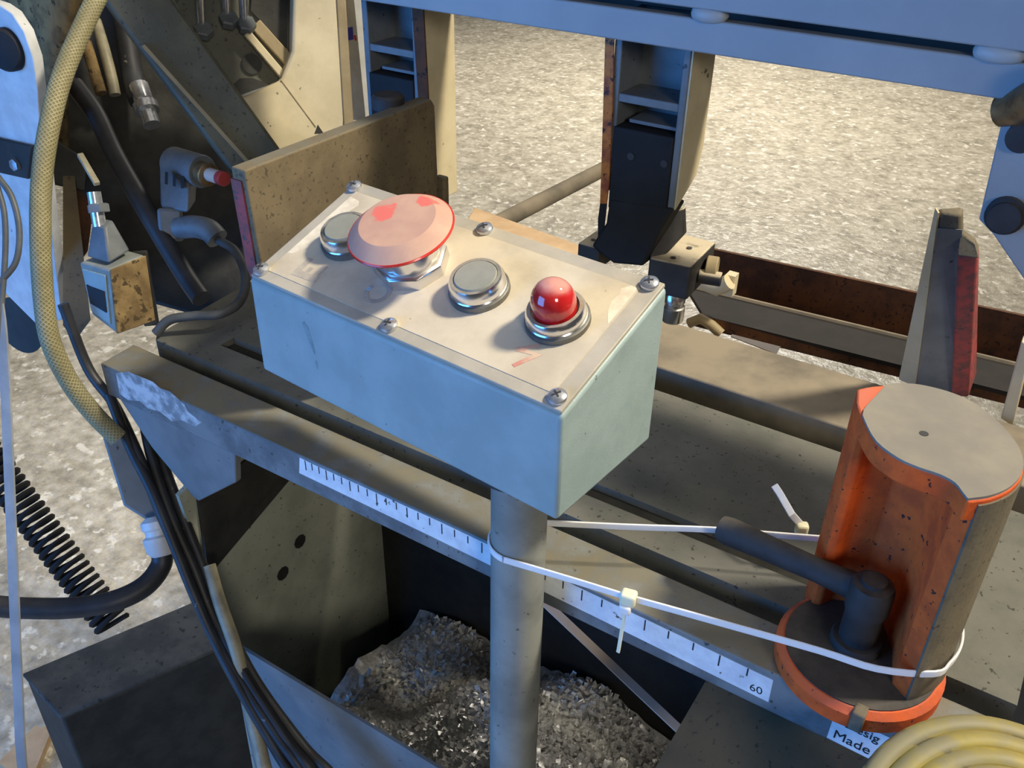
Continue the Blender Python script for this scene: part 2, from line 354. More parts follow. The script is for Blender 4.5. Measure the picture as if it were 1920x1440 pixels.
# push buttons
def bezel_prof(h=.011): return [(.0152,0),(.0152,.0035),(.0146,.0042),(.0150,.0046),(.0150,h-.003),(.0136,h),(.0118,h),(.0116,h-.002)]
for i, u in enumerate((.0385, .1352)):
    bz = part('push_button', MB().lathe(bezel_prof(), Lp(u, .0472, .0009), EN, 40), M['chrome'], cb, label='chrome-ringed grey push button')
    part('base_ring', MB().lathe([(.0163,0),(.0163,.003),(.0154,.0036)], Lp(u, .0472, .0009), EN, 40), M['steel_base'], bz)
    part('button_cap', MB().lathe([(.0115,.006),(.0115,.0108),(.0109,.0116),(0,.0118)], Lp(u, .0472, .0009), EN, 40), M['cap'], bz)
# emergency stop
def mush_mat():
    m = mat('faded_red_plastic', (206,168,146), (192,152,136), 30, .65, bump=.05); nt = m.node_tree; N = nt.nodes; L = nt.links; p = N['Principled BSDF']
    src = p.inputs['Base Color'].links[0].from_socket; tc = N.new('ShaderNodeTexCoord'); col = src
    for (px, py, r) in ((722,398,.0062),(801,376,.0050)):
        q = Np(px, py, Lp(.0886,.0472,.0335), EN) - ROOT['control_box']
        d = N.new('ShaderNodeVectorMath'); d.operation = 'DISTANCE'; L.new(tc.outputs['Object'], d.inputs[0]); d.inputs[1].default_value = tuple(q)
        n = N.new('ShaderNodeTexNoise'); n.inputs['Scale'].default_value = 160; L.new(tc.outputs['Object'], n.inputs['Vector'])
        ad = N.new('ShaderNodeMath'); ad.operation = 'MULTIPLY_ADD'; L.new(n.outputs['Fac'], ad.inputs[0]); ad.inputs[1].default_value = .012; L.new(d.outputs['Value'], ad.inputs[2])
        r_ = N.new('ShaderNodeMapRange'); r_.interpolation_type = 'SMOOTHSTEP'; r_.inputs['From Min'].default_value = r + .0065; r_.inputs['From Max'].default_value = r + .0045; L.new(ad.outputs[0], r_.inputs[0])
        mx = N.new('ShaderNodeMix'); mx.data_type = 'RGBA'; L.new(r_.outputs[0], mx.inputs[0]); L.new(col, mx.inputs[6]); mx.inputs[7].default_value = lin((226,116,106)); col = mx.outputs[2]
    L.new(col, p.inputs['Base Color']); return m
em = (.0886, .0472)
mh = part('mushroom_button', MB().lathe([(.0120,.0240),(.0280,.0262),(.0287,.0268),(.0284,.0276),(.0212,.0334),(.0208,.0336),(.010,.0338),(0,.0338)], Lp(*em), EN, 56), mush_mat(), cb, ang=18, label='faded red mushroom-shaped stop button')
part('rim', MB().lathe([(.0278,.0256),(.02895,.0262),(.0292,.0269),(.0287,.0276),(.0280,.0277)], Lp(*em), EN, 56), M['rim_red'], mh, label='brighter red rim of the stop button')
part('collar', MB().lathe([(.0165,.0085),(.0170,.0100),(.0165,.0200),(.0140,.0215),(.0105,.0220),(.0105,.0250)], Lp(*em), EN, 40), M['chrome'], mh)
part('lock_nut', MB().lathe([(.0205,.0008),(.0205,.0075),(.0188,.0090),(.0165,.0090)], Lp(*em), EN, 8), M['chrome'], mh, .0004)
# indicator lamp
bz = part('indicator_lamp', MB().lathe([(.0155,0),(.0155,.004),(.0150,.0046),(.0152,.0052),(.0152,.0078),(.0140,.0098),(.0122,.0098),(.0118,.007)], Lp(.1850,.0472,.0009), EN, 40), M['chrome'], cb, label='red dome indicator lamp in a chrome ring')
part('base_ring', MB().lathe([(.0166,0),(.0166,.003),(.0156,.0036)], Lp(.1850,.0472,.0009), EN, 40), M['steel_base'], bz)
dm = [(.0110, .006), (.0112,.013)] + [(.0112*math.cos(a), .0140 + .0122*math.sin(a)) for a in np.linspace(.05, math.pi/2, 9)]
part('lamp_dome', MB().lathe(dm, Lp(.1850,.0472,.0009), EN, 36), M['dome'], bz, ang=60, label='glossy red lens')

# ------------------------------------------------------------------ post carrying the box
PX, PY, PR = .177, .0135, .0158
sp = empty('support_post', (PX, PY, 0), 'round grey steel post under the control box', 'post')
part('tube', MB().lathe([(PR, .02), (PR, ZB-.004)], (PX,PY,0), (0,0,1), 48), M['post'], sp)
part('top_flange', MB().lathe([(PR,ZB-.012),(PR+.004,ZB-.006),(.026,ZB-.004),(.026,ZB-.0002)], (PX,PY,0), (0,0,1), 40), M['black_dusty'], sp)  # flange whose black colour carries the shadow of the box
part('foot_plate', MB().box((PX-.06,PY-.06,0),(PX+.06,PY+.06,.02)), M['post'], sp, .003)

# ------------------------------------------------------------------ front rail with scale
RT, RB_ = .76, .7305
RY0, RY1 = .0312, .0655
rl = empty('scale_rail', (.15, .048, RB_), 'long flat steel rail with a white degree scale on its front edge', 'rail')
part('bar', MB().prism([(-.228,RY0,RB_),(-.228,RY0,RT),(-.231,RY1,RT),(-.231,RY1,RB_)], (.80,0,0)), M['rail'], rl, .0012)
sc = part('scale_tape', MB().prism([(-.0155,RY0-.0003,.7435),(-.0130,RY0-.0003,.7580),(.0,RY0-.0003,.7576),(.03,RY0-.0003,.7580),(.10,RY0-.0003,.7586),(.2,RY0-.0003,.7575),(.3265,RY0-.0003,.7552),(.3268,RY0-.0003,.7378),(.2,RY0-.0003,.7405),(.1,RY0-.0003,.7425)], (0,.0004,0)), M['sticker'], rl, label='worn white scale tape with black tick marks')
mb = MB(); x = -.008; st = .0062; k = 0
while x < .32:
    zt = .7578 - max(0, x-.1)*.0105
    ln = .0085 if k % 3 == 0 else .006
    mb.box((x-.0004, RY0-.00045, zt-ln), (x+.0004, RY0-.0002, zt-.0002)); x += st; st = min(st*1.032, .0172); k += 1
part('scale_marks', mb, M['ink'], sc)
text_part('scale_number', '60', .0075, (.3155, RY0-.0003, .7405), (1,0,.04), (-.1,0,1), M['ink'], sc)
pl = part('maker_plate', MB().hexa([Yp(1550,1383,RY0-.0002), Yp(1640,1428,RY0-.0002), Yp(1640,1428,RY0+.0002), Yp(1550,1383,RY0+.0002), Yp(1566,1336,RY0-.0002), Yp(1672,1385,RY0-.0002), Yp(1672,1385,RY0+.0002), Yp(1566,1336,RY0+.0002)]), M['sticker'], rl, label='small white plate with black lettering')
e1 = Yp(1640,1428,RY0)-Yp(1550,1383,RY0); e2 = Yp(1566,1336,RY0)-Yp(1550,1383,RY0)
text_part('lettering', 'Desig', .0078, Yp(1582,1362,RY0-.0004), e1, e2, M['ink'], pl)
text_part('lettering', 'Made', .0088, Yp(1560,1381,RY0-.0004), e1, e2, M['ink'], pl)

# ------------------------------------------------------------------ slotted table
TF, TB = .0805, .2455
tb = empty('slotted_table', (.1, .16, .62), 'dark dusty cast-iron saw table with a long closed slot', 'table')
TZ = .76
x0, x1, gx0, gx1, ga, gb, gz = -.228, .437, -.172, .345, .1045, .1185, .7545
mb = MB()
def slabp(xa, xb, ya, yb, z0, z1): mb.box((xa,ya,z0),(xb,yb,z1))
mb.prism([(x0+.006,TF,.70),(x0,TF+.006,.70),(x0-.012,TB,.70),(gx0,TB,.70),(gx0,TF,.70)], (0,0,TZ-.70))
slabp(gx0, gx1, TF, ga, .70, TZ); slabp(gx0, gx1, gb, TB, .70, TZ); slabp(gx1, x1, TF, TB, .70, TZ)
part('plate', mb, M['table'], tb, 0)
part('slot_floor', MB().box((gx0, ga-.001, .72), (gx1, gb+.001, gz)), M['slot'], tb)
part('under_frame', MB().box((x0+.03, TF+.02, .675), (x1-.01, TB-.02, .70)), M['grime'], tb)
thing('rear_table', MB().prism([(-.30,.2775,.69),(-.30,.2775,TZ),(-.30,.3525,TZ),(-.30,.3525,.69)], (.74,0,0)), M['rear'], 'tan dust-covered table strip behind the saw gap', 'table', bevel=.0015)
thing('blade_gap_channel', MB().box((-.22,.2465,.66),(.43,.2765,.69)), M['grime'], 'black channel at the bottom of the saw gap', 'channel')  # the shade inside the gap is put into this black colour

# ------------------------------------------------------------------ fixed jaw
jx = -.0424
jw = empty('vise_jaw', (jx-.006, .14, TZ), 'brown rusty upright vise jaw plate with a worn red front edge', 'vise jaw')
jt = .0125
a0, a1 = (.0395,.954), (.236,.9545)
prof = [(jx,.11,TZ),(jx,.240,TZ),(jx,.2365,.880),(jx,.235,.948),(jx,.231,.9535),(jx,.14,.9535),(jx,.0450,.9535),(jx,.0470,.885),(jx,.072,.80)]
part('plate', MB().prism(prof, (-jt,0,0)), M['jaw'], jw, .0012)
part('red_edge', MB().prism([(jx-.004,.0440,.946),(jx-.004,.0460,.885),(jx-.004,.056,.85),(jx-.004,.062,.85),(jx-.004,.049,.946)], (-(jt-.0036),0,0)), M['pinkred'], jw)
part('foot', MB().box((jx-.03,.13,TZ),(jx+.014,.244,TZ+.012)), M['jaw'], jw, .002)
part('end_lug', MB().box((jx-.004,.236,.84),(jx+.006,.243,.892)), M['jaw'], jw, .002)
part('bolt', MB().lathe([(.012,0),(.012,.008),(.010,.010),(0,.010)], (jx-.02,.205,.950), (0,0,1), 20), M['black_dusty'], jw)

# ------------------------------------------------------------------ swivel clamp (orange casting)
CX, CY, CR = .3615, .0790, .0412
sw = empty('swivel_clamp', (CX, CY, TZ), 'orange half-open cylindrical vise casting with a grey dusty top', 'vise')
TOPZ = .901
pL = V3((.3205,.1035)); pA = V3((.3310,.0735)); pB = V3((.3842,.0440))
def arc(a0, a1, n): return [(CX+CR*math.cos(t), CY+CR*math.sin(t)) for t in np.linspace(a0, a1, n)]
ctl = [(.3841,.0375),(.3921,.0457),(.3985,.0580),(.4008,.0732),(.3972,.0890),(.3880,.1036),(.3765,.1150),(.3648,.1208),(.3520,.1214),(.3400,.1178),(.3269,.1074),(.3205,.0995)]
outer = [(p[0],p[1]) for p in spline([(a,b,0) for a,b in ctl], 4)]
front = [(p[0],p[1]) for p in spline([(.3240,.0860,0),(.3315,.0711,0),(.3403,.0578,0),(.3517,.0504,0),(.3613,.0484,0),(.3701,.0484,0),(.3772,.0460,0),(.3820,.0400,0)], 3)]
topo = outer + front
body_out = outer[2:]
inner = [(.3222,.0930),(.3285,.0790),(.3330,.0800),(.3372,.0885),(.3500,.0935),(.3660,.0850),(.3745,.0700),(.3775,.0575),(.3800,.0475)]
zc0 = TZ + .0002
body = part('shell', MB().prism([(p[0],p[1],zc0) for p in body_out + inner], (0,0,TOPZ-.012-zc0)), M['orange'], sw, .0012)
part('top_lip', MB().prism([(p[0],p[1],TOPZ-.0125) for p in topo], (0,0,.0115)), M['orange'], sw, .0012)
ctr = np.array(topo).mean(0)
tcap = [tuple(ctr + (V3(p)-ctr)*.985) for p in topo]
tcap = [(max(p[0], .3285 + .12*abs(p[1]-.082)) if p[0] < .335 else p[0], p[1]) for p in tcap]
tp = part('top_face', MB().prism([(p[0],p[1],TOPZ-.0012) for p in tcap], (0,0,.0013)), M['top_dust'], sw, label='grey dusty machined top')
part('centre_hole', MB().lathe([(.0021,0),(.0021,.0003),(0,.0003)], (.3575,.0765,TOPZ), (0,0,1), 16), M['dark_recess'], tp)
mb = MB(); cc0 = np.array([CX, CY])
oo = [tuple(cc0 + (V3(p)-cc0)*1.022) for p in outer[2:30]]; ii = [tuple(cc0 + (V3(p)-cc0)*.98) for p in outer[2:30]]
for k in range(len(oo)-1): mb.prism([(*oo[k],TZ), (*oo[k+1],TZ), (*ii[k+1],TZ), (*ii[k],TZ)], (0,0,TOPZ-.0035-TZ))
part('outer_skin', mb, M['castgrey'], sw, label='bare dusty outer wall of the cylinder')
BXc, BYc, BR = .3605, .0612, .0428
part('base_disc', MB().lathe([(BR,TZ+.0002),(BR,TZ+.0085),(BR-.003,TZ+.0115)], (BXc,BYc,0), (0,0,1), 48), M['orange'], sw)
part('base_top', MB().lathe([(BR-.004,TZ+.0113),(BR-.004,TZ+.0122),(0,TZ+.0122)], (BXc,BYc,0), (0,0,1), 48), M['black_dusty'], sw)
part('pointer', MB().box((.3680,.0178,TZ+.0003),(.3745,.0260,TZ+.0128)), M['castgrey'], sw, .001)

lv = empty('clamp_lever', (.357,.0645,TZ+.0122), 'black dusty clamp lever lying across the orange casting', 'lever')
hub = (.3570,.0640)
part('washer', MB().lathe([(.0135,TZ+.0122),(.0135,TZ+.0155),(.0125,TZ+.017)], (*hub,0), (0,0,1), 28), M['black_dusty'], lv)
part('hub', MB().lathe([(.0098,TZ+.0165),(.0098,.795),(.0112,.799),(.0112,.812),(.0100,.815),(.0062,.8155),(.0062,.818),(0,.8185)], (*hub,0), (0,0,1), 28), M['black_dusty'], lv)
la, lb = V3((.3580,.0655,.807)), V3((.2705,.0795,.7985))
d = nrm(lb-la)
part('handle', MB().tube([la, la+d*.012, la+d*.03, lb-d*.028, lb-d*.006, lb-d*.001, lb], [.0072,.0074,.0066,.0072,.0082,.0074,.005], 16), M['black_dusty'], lv)

# ------------------------------------------------------------------ cable ties
TZt = .7905
def strap(pts, name, parent, m=M['tie']):
    return part(name, MB().tube(pts, 0, 8, flat=(.0007,.0023), up=(0,0,1)), m, parent)
t1 = empty('cable_tie', (.249,.010,.70), 'white cable tie tightened round the orange casting, tail hanging down', 'cable tie')
hd = V3((.2490,.0095,TZt)); pts = [hd]
tang = (.386, .0395)
pts += [V3((.30,.0205,TZt)), V3((.345,.0300,TZt)), V3((.372,.0345,TZt))]
rr = CR + .0022
for q_ in outer[5:40:3]: pts.append(V3((CX + (q_[0]-CX)*1.065, CY + (q_[1]-CY)*1.065, TZt+.0004)))
pts.append(V3((.3185,.112,TZt)))
strap(spline(pts, 4), 'strap', t1)
part('head', MB().obox(hd+V3((0,-.0005,0)), (.0042,.0009,0), (-.0007,.0036,0), (0,0,.0043)), M['tie_head'], t1, .0018, seg=3)
part('head_boss', MB().obox(hd+V3((-.0002,-.003,-.0055)), (.0032,.0006,0), (-.0006,.0028,0), (0,0,.0030)), M['tie'], t1, .0012)
part('tail', MB().tube([hd+V3((-.0004,-.0028,-.004)), hd+V3((-.0006,-.003,-.02)), hd+V3((-.0012,-.0032,-.037)), hd+V3((-.0014,-.0032,-.040))], 0, 8, flat=(.0011,.0006), up=(0,1,0)), M['tie_head'], t1)
t2 = empty('cable_tie', (.316,.109,.765), 'white cable tie tightened round the grey post, tail standing up', 'cable tie')
pr_ = PR + .0011
pts = [hd + V3((-.003,-.0006,0)), V3((.215,.0035,TZt))]
for a in np.linspace(-1.36, -4.16, 22): pts.append(V3((PX+pr_*math.cos(a), PY+pr_*math.sin(a), TZt+.0)))
pts += [V3((.22,.0575,TZt)), V3((.2640,.0838,TZt)), V3((.295,.0995,TZt)), V3((.3185,.1115,TZt))]
strap(spline(pts, 4), 'strap', t2)
h2 = Zp(1503,992,.790)
part('head', MB().obox(h2, nrm((.87,.47,0))*.0036, nrm((-.47,.87,0))*.003, (0,0,.0042)), M['tie_head'], t2, .0016, seg=3)
part('tail', MB().tube([h2+V3((-.001,.001,.002)), Zp(1485,965,.800), Zp(1462,925,.806), Zp(1452,910,.808)], 0, 8, flat=(.0021,.0006), up=(.4,-.7,.3)), M['tie'], t2)

# ------------------------------------------------------------------ saw bow beam and guide arms
bm_ = empty('saw_beam', (.1, .26, 1.018), 'wide blue-grey painted saw beam across the top with welded slots', 'beam')
by = .22
part('lower_plate', MB().box((-.30,by,1.0185),(.352,by+.010,1.0375)), M['beam'], bm_, .001)
part('upper_plate', MB().box((-.30,by-.004,1.0435),(.47,by+.010,1.145)).box((.352,by,1.0185),(.47,by+.010,1.0435)), M['beam'], bm_, .001)
part('back_plate', MB().box((-.30,by+.060,1.022),(.47,by+.07,1.145)), M['beam'], bm_, .001)
part('bottom_plate', MB().box((-.30,by+.010,1.0185),(.47,by+.060,1.0225)), M['grime'], bm_)
part('top_plate', MB().box((-.30,by+.010,1.140),(.47,by+.060,1.145)), M['beam'], bm_)
for (a, b) in ((.1605,.1815),(.3165,.340),(-.02,.0)):
    part('weld', MB().tube(spline([(a,by+.004,1.0408),(a+.004,by+.001,1.0405),((a+b)/2,by-.0005,1.0402),(b-.004,by+.001,1.0405),(b,by+.004,1.0408)],3), [.0016,.003,.0042,.0046,.0046,.0048,.0047,.0046,.0046,.0044,.004,.003,.0016], 12), M['weld'], bm_)
def guide_arm(dx, dy, label, right):
    g = empty('blade_guide_arm', (.128+dx, .26+dy, .90), label, 'guide arm', 'two blade guide arms below the saw beam')
    xl, xr, yf, yb = .1015+dx, .1555+dx, .240+dy, .276+dy
    top = 1.03
    part('left_flange', MB().box((xl,yf,.912),(xl+.0055,yb,top)), M['armgrey'], g, .0008)
    part('right_flange', MB().prism([(xr-.0055,yf,.909),(xr-.0055,yf,top),(xr-.0055,yb,top),(xr-.0055,yb,.930)], (.0050,0,0)), M['armgrey'], g, .0008)
    part('side_cover', MB().prism([(xr-.0006,yf+.001,.909),(xr-.0006,yf+.001,top),(xr-.0006,yb+.003,top),(xr-.0006,yb+.002,.945),(xr-.0006,yb-.004,.925)], (.0012,0,0)), M['cream'], g, label='cream side face')  # thin cream sheet; light on this side is put into the colour
    part('web', MB().box((xl,yb-.004,.92),(xr-.004,yb,top)), M['armgrey'], g)
    part('shelf', MB().box((xl+.005,yf+.001,.9745),(xr-.005,yb-.003,.9800)), M['armgrey'], g, .0006)
    part('shelf', MB().box((xl+.012,yf+.006,.9605),(xr-.005,yb-.003,.9630)), M['armgrey'], g, .0004)
    part('dark_cover', MB().box((xl+.0045,yf-.0015,.900),(xr-.0055,yf+.018,.9585)), M['rubber'], g, .001, label='black rubber cover with two screw holes')
    return g, xl, xr, yf, yb
ga_, xl, xr, yf, yb = guide_arm(0, 0, 'right blade guide arm with orange strip and dusty guide blocks', True)
for (px, py) in ((1183,293),(1245,307)):
    part('screw_hole', MB().lathe([(.0026,0),(.0026,.0006),(0,.0006)], Yp(px,py,yf-.0016), (0,-1,0), 14), M['dark_recess'], ga_)
ys = .2375
part('orange_strip', MB().prism([Yp(1135,60,ys), Yp(1151,60,ys), Yp(1148,200,ys), Yp(1141,350,ys), Yp(1137,382,ys), Yp(1125,382,ys), Yp(1128,300,ys)], (0,.0012,0)), M['rust'], ga_, label='orange rusty strip along the left edge')
part('strip_tail', MB().prism([Yp(1125,382,ys), Yp(1137,382,ys), Yp(1134,410,ys), Yp(1130,448,ys), Yp(1121,448,ys), Yp(1121,412,ys)], (0,.0014,0)), M['rubber'], ga_)
# black boot and guide blocks
bt = [Yp(1142,372,.238), Yp(1262,392,.238), Yp(1240,430,.236), Yp(1205,500,.232), Yp(1150,495,.232), Yp(1108,462,.232), Yp(1135,420,.236)]
part('rubber_boot', MB().prism(bt, (0,.022,0)), M['rubber'], ga_, .002)
b2 = part('guide_block', MB().hexa([(.1435,.2345,.8460),(.1735,.2385,.8460),(.1715,.2880,.8460),(.1300,.2880,.8460),(.1435,.2345,.8722),(.1735,.2385,.8722),(.1715,.2880,.8722),(.1300,.2880,.8722)]), M['blockdust'], ga_, .0015, label='dusty dark guide block')
part('block_web', MB().prism([Yp(1262,395,.262), Yp(1280,392,.262), Yp(1282,440,.262), Yp(1222,505,.2365), Yp(1218,480,.2365)], (0,.006,0)), M['blockdust'], ga_, .001)
for (x, y) in ((.1575,.2440),(.1600,.2660)):
    part('screw_hole', MB().lathe([(.0020,0),(.0020,.0004),(0,.0004)], (x,y,.8726), (0,0,1), 14), M['dark_recess'], b2)
b3 = part('guide_block', MB().box((.0855,.2350,.8510),(.1035,.2700,.8690)), M['blockdust'], ga_, .0015)
part('screw_hole', MB().lathe([(.0017,0),(.0017,.0004),(0,.0004)], (.0925,.2460,.8691), (0,0,1), 14), M['dark_recess'], b3)
part('guide_roller', MB().lathe([(.0075,.8225),(.0082,.8235),(.0082,.8340),(.0072,.8350),(.0072,.8375),(.0080,.8385),(.0080,.8440),(.0074,.8450),(.0074,.8482)], (.1610,.2470,0), (0,0,1), 28), M['chrome'], ga_)
part('cross_pin', MB().cyl((.1725,.2580,.8570),(.1885,.2620,.8570),.0052,20), M['blockdust'], ga_, .0008)
part('pin_collar', MB().cyl((.1745,.2660,.8600),(.1825,.2680,.8600),.0100,20), M['cream2'], ga_, .0008)
ga2, xl2, xr2, yf2, yb2 = guide_arm(-.2235, .010, 'left blade guide arm behind the brown vise jaw, rust streak on its edge', False)
part('rust_streak', MB().hexa([(xr2+.0002,yf2-.001,.912),(xr2+.0090,yf2-.0002,.912),(xr2+.0090,yf2+.0012,.912),(xr2+.0002,yf2+.0012,.912),(xr2-.0045,yf2-.001,1.03),(xr2+.0055,yf2-.0002,1.03),(xr2+.0055,yf2+.0012,1.03),(xr2-.0045,yf2+.0012,1.03)]), M['rust_dark'], ga2, label='brown rust streak')
part('side_plate', MB().prism([(xr2+.004,yf2+.002,.86),(xr2+.001,yf2+.002,1.03),(xr2+.001,yf2+.040,1.03),(xr2+.004,yf2+.036,.86)], (.004,0,0)), M['cream'], ga2, .0008, label='cream side plate')
# right end bracket of the bow
rb = empty('end_bracket', (.36,.232,.90), 'blue-grey pointed bracket plate at the right end of the beam', 'bracket')
oy = .232
part('plate', MB().prism([Yp(1878,228,oy), Yp(1838,400,oy), Yp(1835,412,oy), Yp(1862,440,oy), Yp(1920,525,oy), Yp(1990,600,oy), Yp(2020,200,oy)], (0,.012,0)), M['beam'], rb, .001)
part('bolt', MB().lathe([(.0105,0),(.0105,.004),(.0085,.0048),(.0085,.0075),(0,.0080)], Yp(1886,402,oy), (0,-1,0), 24), M['black_dusty'], rb)
part('bolt', MB().lathe([(.0080,0),(.0080,.005),(0,.0055)], Yp(1918,255,oy), (0,-1,0), 24), M['black_dusty'], rb)
thing('round_pin', MB().tube([Yp(1880,205,.226), Yp(1905,203,.222), Yp(1990,150,.200)], .0090, 20), M['brass'], 'brown round pin end below the right end of the beam', 'pin')

# ------------------------------------------------------------------ rear vise jaw (right)
rj = empty('vise_jaw', tuple((Zp(1683,712,TZ)+Zp(1805,728,TZ))/2), 'upright grey vise jaw with reddish edge behind the orange casting', 'vise jaw')
zt = .925
bq = [Zp(1718,724,TZ), Zp(1800,742,TZ), Zp(1812,705,TZ), Zp(1688,712,TZ)]
tq = [Zp(1762,399,zt), Zp(1805,402,zt), Zp(1806,386,zt), Zp(1757,390,zt)]
part('plate', MB().hexa(bq + tq), M['castgrey'], rj, .0025)
pq = [(Zp(1700,735,TZ), Zp(1733,470,.895)), (Zp(1782,745,TZ), Zp(1786,475,.895))]
f0 = V3((0,-.0035,0))
part('bare_face', MB().hexa([bq[0]+f0*.3, bq[1]+f0*.3, bq[1], bq[0], tq[0]*.93+bq[0]*.07+f0*.3, tq[1]*.93+bq[1]*.07+f0*.3, tq[1]*.93+bq[1]*.07, tq[0]*.93+bq[0]*.07]), M['armgrey'], rj, label='bare grey clamping face')
part('pale_side', MB().hexa([bq[3]+V3((-.0012,0,0)), bq[0]+V3((-.0008,-.0012,0)), bq[0], bq[3], tq[3]+V3((-.0012,0,0)), tq[0]+V3((-.0008,-.001,0)), tq[0], tq[3]]), M['cream'], rj, label='pale dusty side')  # cream sheet paints the light that falls on this side
rq = [bq[1]*.8+bq[0]*.2, bq[1]+V3((.006,.004,0)), bq[2]+V3((.006,.01,0)), bq[2]]
rt_ = [Zp(1795,478,.900), Zp(1834,484,.900), Zp(1836,462,.900), Zp(1800,455,.900)]
part('red_rib', MB().hexa([p+f0 for p in rq[:2]] + rq[2:] + rt_), M['pinkred'], rj, .002, label='reddish painted rib')
part('rib_cap', MB().hexa([rt_[0]+V3((0,-.001,0)), rt_[1]+V3((.0005,-.001,0)), rt_[2], rt_[3], Zp(1800,436,.909), Zp(1828,458,.909), Zp(1828,445,.909), Zp(1800,425,.909)]), M['castgrey'], rj, .001)

# ------------------------------------------------------------------ rear frame: angle irons, rod, boards
def angle_bar(name, a, b, hh, ww, t, m, label, group=None):
    a, b = V3(a), V3(b); d = nrm(b-a); n = nrm(np.cross((0,0,1), d)); mb = MB(); L = b-a
    mb.prism([a, a+n*t, a+n*t+V3((0,0,-hh)), a+V3((0,0,-hh))], L)
    mb.prism([a+V3((0,0,-hh)), a-n*ww+V3((0,0,-hh)), a-n*ww+V3((0,0,-hh+t)), a+V3((0,0,-hh+t))], L)
    return thing(name, mb, m, label, 'angle iron', group)
zA = .745
A1, A2 = Zp(1335,467,zA), Zp(1712,548,zA); dA = A2 - A1
angle_bar('angle_iron', A1, A2 + dA*.9, .075, .035, .004, M['rust_dark'], 'rear brown rusty angle iron running to the right')
zF = .735
F1, F2 = Zp(1286,536,zF), Zp(1695,634,zF); dF = F2 - F1
G1, G2 = Zp(1320,592,zF-.002), Zp(1690,684,zF-.002)
fb = empty('angle_iron', tuple((F1+F2)/2 + V3((0,0,-.03))), 'front dark angle iron with a thin brown lip', 'angle iron')
ext = .9
part('top_leg', MB().prism([F1, G1, G1+V3((0,0,-.004)), F1+V3((0,0,-.004))], dF*1.9), M['chan'], fb)
part('lip', MB().prism([G1, G1+V3((0,-.0015,-.011)), G1+V3((0,.002,-.011)), G1+V3((0,.003,0))], (G2-G1)*2.0), M['rust_dark'], fb)
part('front_edge', MB().prism([F1+V3((0,-.001,.0022)), F1+V3((0,.0015,.0022)), F1, F1+V3((0,-.002,0))], dF*1.9), M['rear'], fb)
thing('frame_leg', MB().box((.60,.44,0),(.64,.52,.64)), M['rust_dark'], 'brown rear frame leg at the far right', 'frame leg')
thing('clamp_fitting', MB().tube([Yp(1302,522,.42), Yp(1345,540,.42), Yp(1368,528,.42)], .0075, 14).box(tuple(Yp(1355,552,.424)), tuple(Yp(1374,520,.430)+V3((.004,.004,.004)))), M['cream'], 'small cream fitting beside the guide block', 'fitting')
thing('hose_clip', MB().tube([G1+V3((-.012,-.004,-.010)), G1+V3((-.002,-.003,-.002)), G1+V3((.010,-.003,-.006)), G1+V3((.020,-.003,-.012))], .0050, 12), M['cream2'], 'small pale clip at the left end of the dark angle iron', 'clip')
thing('paper_slip', MB().hexa([Zp(1370,632,.70), Zp(1455,665,.70), Zp(1470,640,.70), Zp(1380,612,.70)] + [p+V3((0,0,.001)) for p in (Zp(1370,632,.70), Zp(1455,665,.70), Zp(1470,640,.70), Zp(1380,612,.70))]), M['strip'], 'pale flat slip under the dark angle iron', 'slip')
thing('pipe', MB().cyl((-.1520,.352,.745), (-.1420,.735,.735), .0095, 24), M['rear'], 'tan round pipe running back from the rear table', 'pipe')
thing('board', MB().hexa([Zp(890,398,.752), Zp(1110,478,.752), Zp(1120,560,.752), Zp(860,450,.752)] + [p+V3((0,0,.006)) for p in (Zp(890,398,.752), Zp(1110,478,.752), Zp(1120,560,.752), Zp(860,450,.752))]), M['wood'], 'pale tan flat board behind the control box', 'board', bevel=.001)
cp = MB().prism([Yp(1915,640,.36), Yp(1935,650,.36), Yp(1898,800,.36), Yp(1876,785,.36)], (0,.012,0))
thing('side_post', cp, M['cream'], 'slanted cream post at the right edge', 'post', bevel=.001)

# ------------------------------------------------------------------ base below the rail
bs = empty('machine_base', (.05,.12,0), 'blue-grey sheet steel base with an open dark chip bay', 'machine base')
ry = .0335; rz = .4985
part('front_panel', MB().prism([(-.140,ry-.003,0),(-.140,ry-.003,rz),(-.140,ry,rz),(-.140,ry,0)], (.60,0,0)), M['panel'], bs)
wx = -.155
wl = [Xp(335,930,wx), Xp(430,830,wx), V3((wx,.10,.73)), V3((wx,.30,.73)), V3((wx,.30,.10)), V3((wx,.036,.10)), Xp(440,1225,wx)]
wp = part('left_wall', MB().prism(wl, (-.004,0,0)), M['tray'], bs, label='grey-green side wall of the chip bay')
for (px, py) in ((562,1015),(530,1075)):
    part('punched_hole', MB().lathe([(.0075,0),(.0075,.0008),(.003,.0008),(0,.0004)], Xp(px,py,wx+.0002), (1,0,0), 9), M['grime'], wp)
part('inner_step', MB().prism([Xp(372,935,wx+.004), Xp(470,858,wx+.004), Xp(560,880,wx+.004), Xp(392,1080,wx+.004)], (-.003,0,0)), M['dark'], wp)  # diagonal shadow on the wall, laid on as a dark sheet
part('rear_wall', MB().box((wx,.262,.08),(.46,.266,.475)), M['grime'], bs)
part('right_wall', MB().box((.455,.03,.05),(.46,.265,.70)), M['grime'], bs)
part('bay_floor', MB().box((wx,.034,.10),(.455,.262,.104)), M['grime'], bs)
part('corner_bracket', MB().prism([Yp(222,745,.034), Yp(300,775,.034), Yp(440,845,.034), Yp(442,905,.034), Yp(372,940,.034), Yp(360,930,.034), Yp(285,840,.034)], (0,.006,0)), M['panel'], bs, .001, label='blue-grey corner bracket under the rail end')
nP = nrm((0,-.42,.90)); oP = (.33,.040,.722)
def PL(x, y): return Np(x, y, oP, nP)
